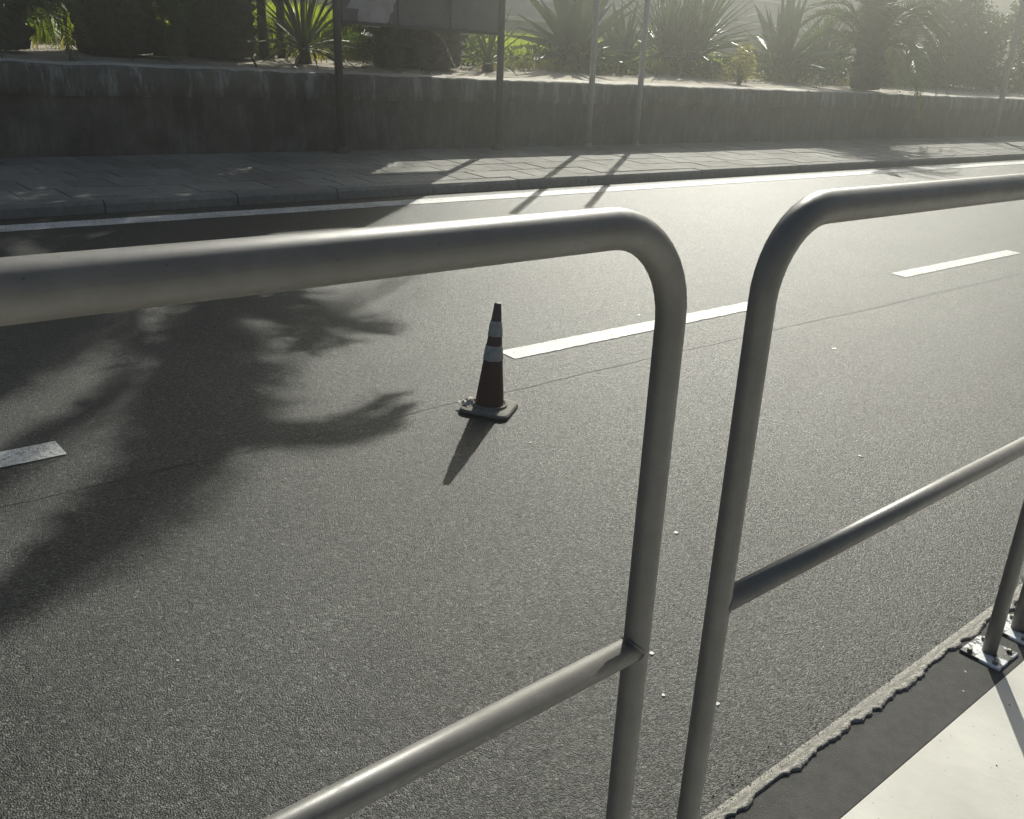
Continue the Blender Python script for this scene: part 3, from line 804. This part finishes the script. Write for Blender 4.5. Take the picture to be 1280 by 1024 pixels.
grass('tall_grass', 9000, rg3, .45, 1.0, 'grass', 73, 'tall bright backlit grass between the left palm trunks')
def rg4(rr): return rr.uniform(7.0, 8.9), rr.uniform(11.9, 13.0)
grass('tall_grass', 9000, rg4, .3, .65, 'grass', 74, 'bright backlit grass showing left of the billboard post')
def cover(n, seed):
    rr = random.Random(seed); g = G()
    for i in range(n):
        x = rr.uniform(1.5, 31); y = rr.uniform(10.85, 12.3) + .12 * nz(x * 2.1, 4)
        if 3.2 < x < 4.6 or 6.5 < x < 8.5 or 10.3 < x < 11.2 or 12.8 < x < 14.3: continue
        hmax = .16 + .34 * max(0.0, nz(x * .9, y * 1.4, 7) + .45)
        z = gard(x, y)[2] + rr.random() ** .7 * hmax; L = rr.uniform(.04, .12)
        d = Vector((rr.gauss(0, 1), rr.gauss(0, 1), rr.gauss(.4, .8))).normalized(); e = d.cross(Vector((rr.gauss(0, 1), rr.gauss(0, 1), .3))).normalized() * L * .2
        q = Vector((x, y, z)); g.add([q, q + d * L * .5 + e, q + d * L, q + d * L * .5 - e], [(0, 1, 2, 3)])
    return tag(ob('ground_cover', g.mesh('ground_cover', M['bush'])), 'low dark ground cover between the plants behind the wall', 'ground cover', kind='stuff')
cover(26000, 77)
def rg2(rr):
    x = rr.uniform(1, 24); y = rr.uniform(10.8, 11.6)
    return (x, y) if nz(x * 1.7, y * 1.7, 5) > rr.uniform(-.05, .35) else (None, None)
grass('weeds', 9000, rg2, .05, .22, 'dry', 72, 'straw coloured weeds along the top of the wall')

# ------------------------------------------------------------------ small litter and spots on the asphalt
rg = random.Random(9)
spots = [(2.44, 1.772, .011, 'pale flattened spot on the asphalt above the lower rail, right of the left post'),
         (1.827, 1.359, .010, 'faint pale spot on the asphalt beside the weld of the left rail'),
         (1.71, 1.221, .007, 'small round white spot on the asphalt between the two posts'),
         (1.799, 1.114, .009, 'round white spot on the asphalt just right of the right frame post'),
         (4.964, 2.674, .03, 'white paper scrap on the asphalt below the long seam'),
         (3.66, 1.766, .014, 'small pale scrap on the asphalt above the right lower rail'),
         (.788, 2.056, .005, 'tiny pale spot on the asphalt at the lower left'),
         (4.413, 3.66, .02, 'small pale chip on the asphalt just beyond the middle lane dash'),
         (2.36, .735, .004, 'tiny pale chip on the dark kerb left of the rail foot'),
         (2.27, .700, .003, 'tiny pale chip on the dark kerb nearer the pale pavement'),
         (2.531, 2.60, .006, 'tiny pale speck on the asphalt right of the cone shadow')]
for i, (x, y, r, lab) in enumerate(spots):
    n = 11; v = [(0, 0, .0010)]
    for k in range(n):
        a = 2 * math.pi * k / n; q = .75 * r * (1 + .8 * nz(k * 1.3, i * 2.7)); v.append((q * math.cos(a), q * math.sin(a) * (.55 if r > .012 else .9), .0008))
    for k in range(n):
        v.append((v[k + 1][0] * 1.02, v[k + 1][1] * 1.02, -.004))
    f = [(0, k + 1, (k + 1) % n + 1) for k in range(n)] + [(k + 1, n + k + 1, n + (k + 1) % n + 1, (k + 1) % n + 1) for k in range(n)]
    zz_ = .0005 if y > .82 else .0903
    o = ob('litter_scrap', me('litter_scrap', v, f, M['gum']), loc=gp(x, y, zz_))
    o.rotation_euler = (0, math.atan(-SLOPE), rg.uniform(0, 3))
    tag(o, lab, 'litter')

for i, (x, y, lab) in enumerate(((2.31, .598, 'tiny dark crumb on the pale pavement close to the dark kerb'), (2.05, .52, 'tiny dark crumb on the pale pavement farthest from the rail post'), (2.28, .49, 'tiny dark crumb on the pale pavement left of the post shadow'), (2.42, .50, 'tiny dark crumb on the pale pavement in the post shadow'))):
    L = rg.uniform(.003, .005)
    v = [(-L, 0, 0), (0, -L * .45, 0), (L, L * .1, 0), (0, L * .5, 0), (rg.uniform(-.2, .2) * L, 0, L * .55)]
    o = ob('crumb', me('crumb', v, [(0, 1, 4), (1, 2, 4), (2, 3, 4), (3, 0, 4), (3, 2, 1, 0)], M['tar']), loc=gp(x, y, .0932))
    o.rotation_euler = (0, math.atan(-SLOPE), rg.uniform(0, 3)); tag(o, lab, 'crumb')
g = G()
for i in range(2600):
    x = rg.uniform(.6, 4.2); d = rg.expovariate(26); y = .85 + d
    if y > 1.15: continue
    q = rg.uniform(.0012, .0034); c = Vector(gp(x, y, .0 if y > .9 else (.9 - y) * .2))
    P4 = [c + Vector((rg.uniform(-1, 1), rg.uniform(-1, 1), -.2)) * q for _ in range(3)] + [c + Vector((rg.uniform(-.4, .4), rg.uniform(-.4, .4), .9)) * q]
    g.add(P4, [(0, 1, 3), (1, 2, 3), (2, 0, 3), (2, 1, 0)])
tag(ob('gutter_grit', g.mesh('gutter_grit', M['grit'])), 'pale loose grit gathered along the near asphalt edge', 'grit', kind='stuff')

# ------------------------------------------------------------------ even air volume added to stand in for the lens glare
VEIL_DENSITY = .0125
hv = [(-46, -46, -9.5), (101, -46, -9.5), (101, 61, -9.5), (-46, 61, -9.5), (-46, -46, 13.5), (101, -46, 13.5), (101, 61, 13.5), (-46, 61, 13.5)]
hm = bpy.data.materials.new('glare_veil_air'); hm.use_nodes = True
hn = hm.node_tree; hn.nodes.remove(hn.nodes['Principled BSDF'])
pvn = hn.nodes.new('ShaderNodeVolumePrincipled'); pvn.inputs['Color'].default_value = (.95, .97, .92, 1)
pvn.inputs['Density'].default_value = VEIL_DENSITY; pvn.inputs['Anisotropy'].default_value = .85
hn.links.new(pvn.outputs[0], hn.nodes['Material Output'].inputs['Volume'])
if VEIL_DENSITY:
    tag(ob('glare_haze', me('glare_haze', hv, box(0, 1, 0, 1, 0, 1)[1], hm)), kind='stuff')
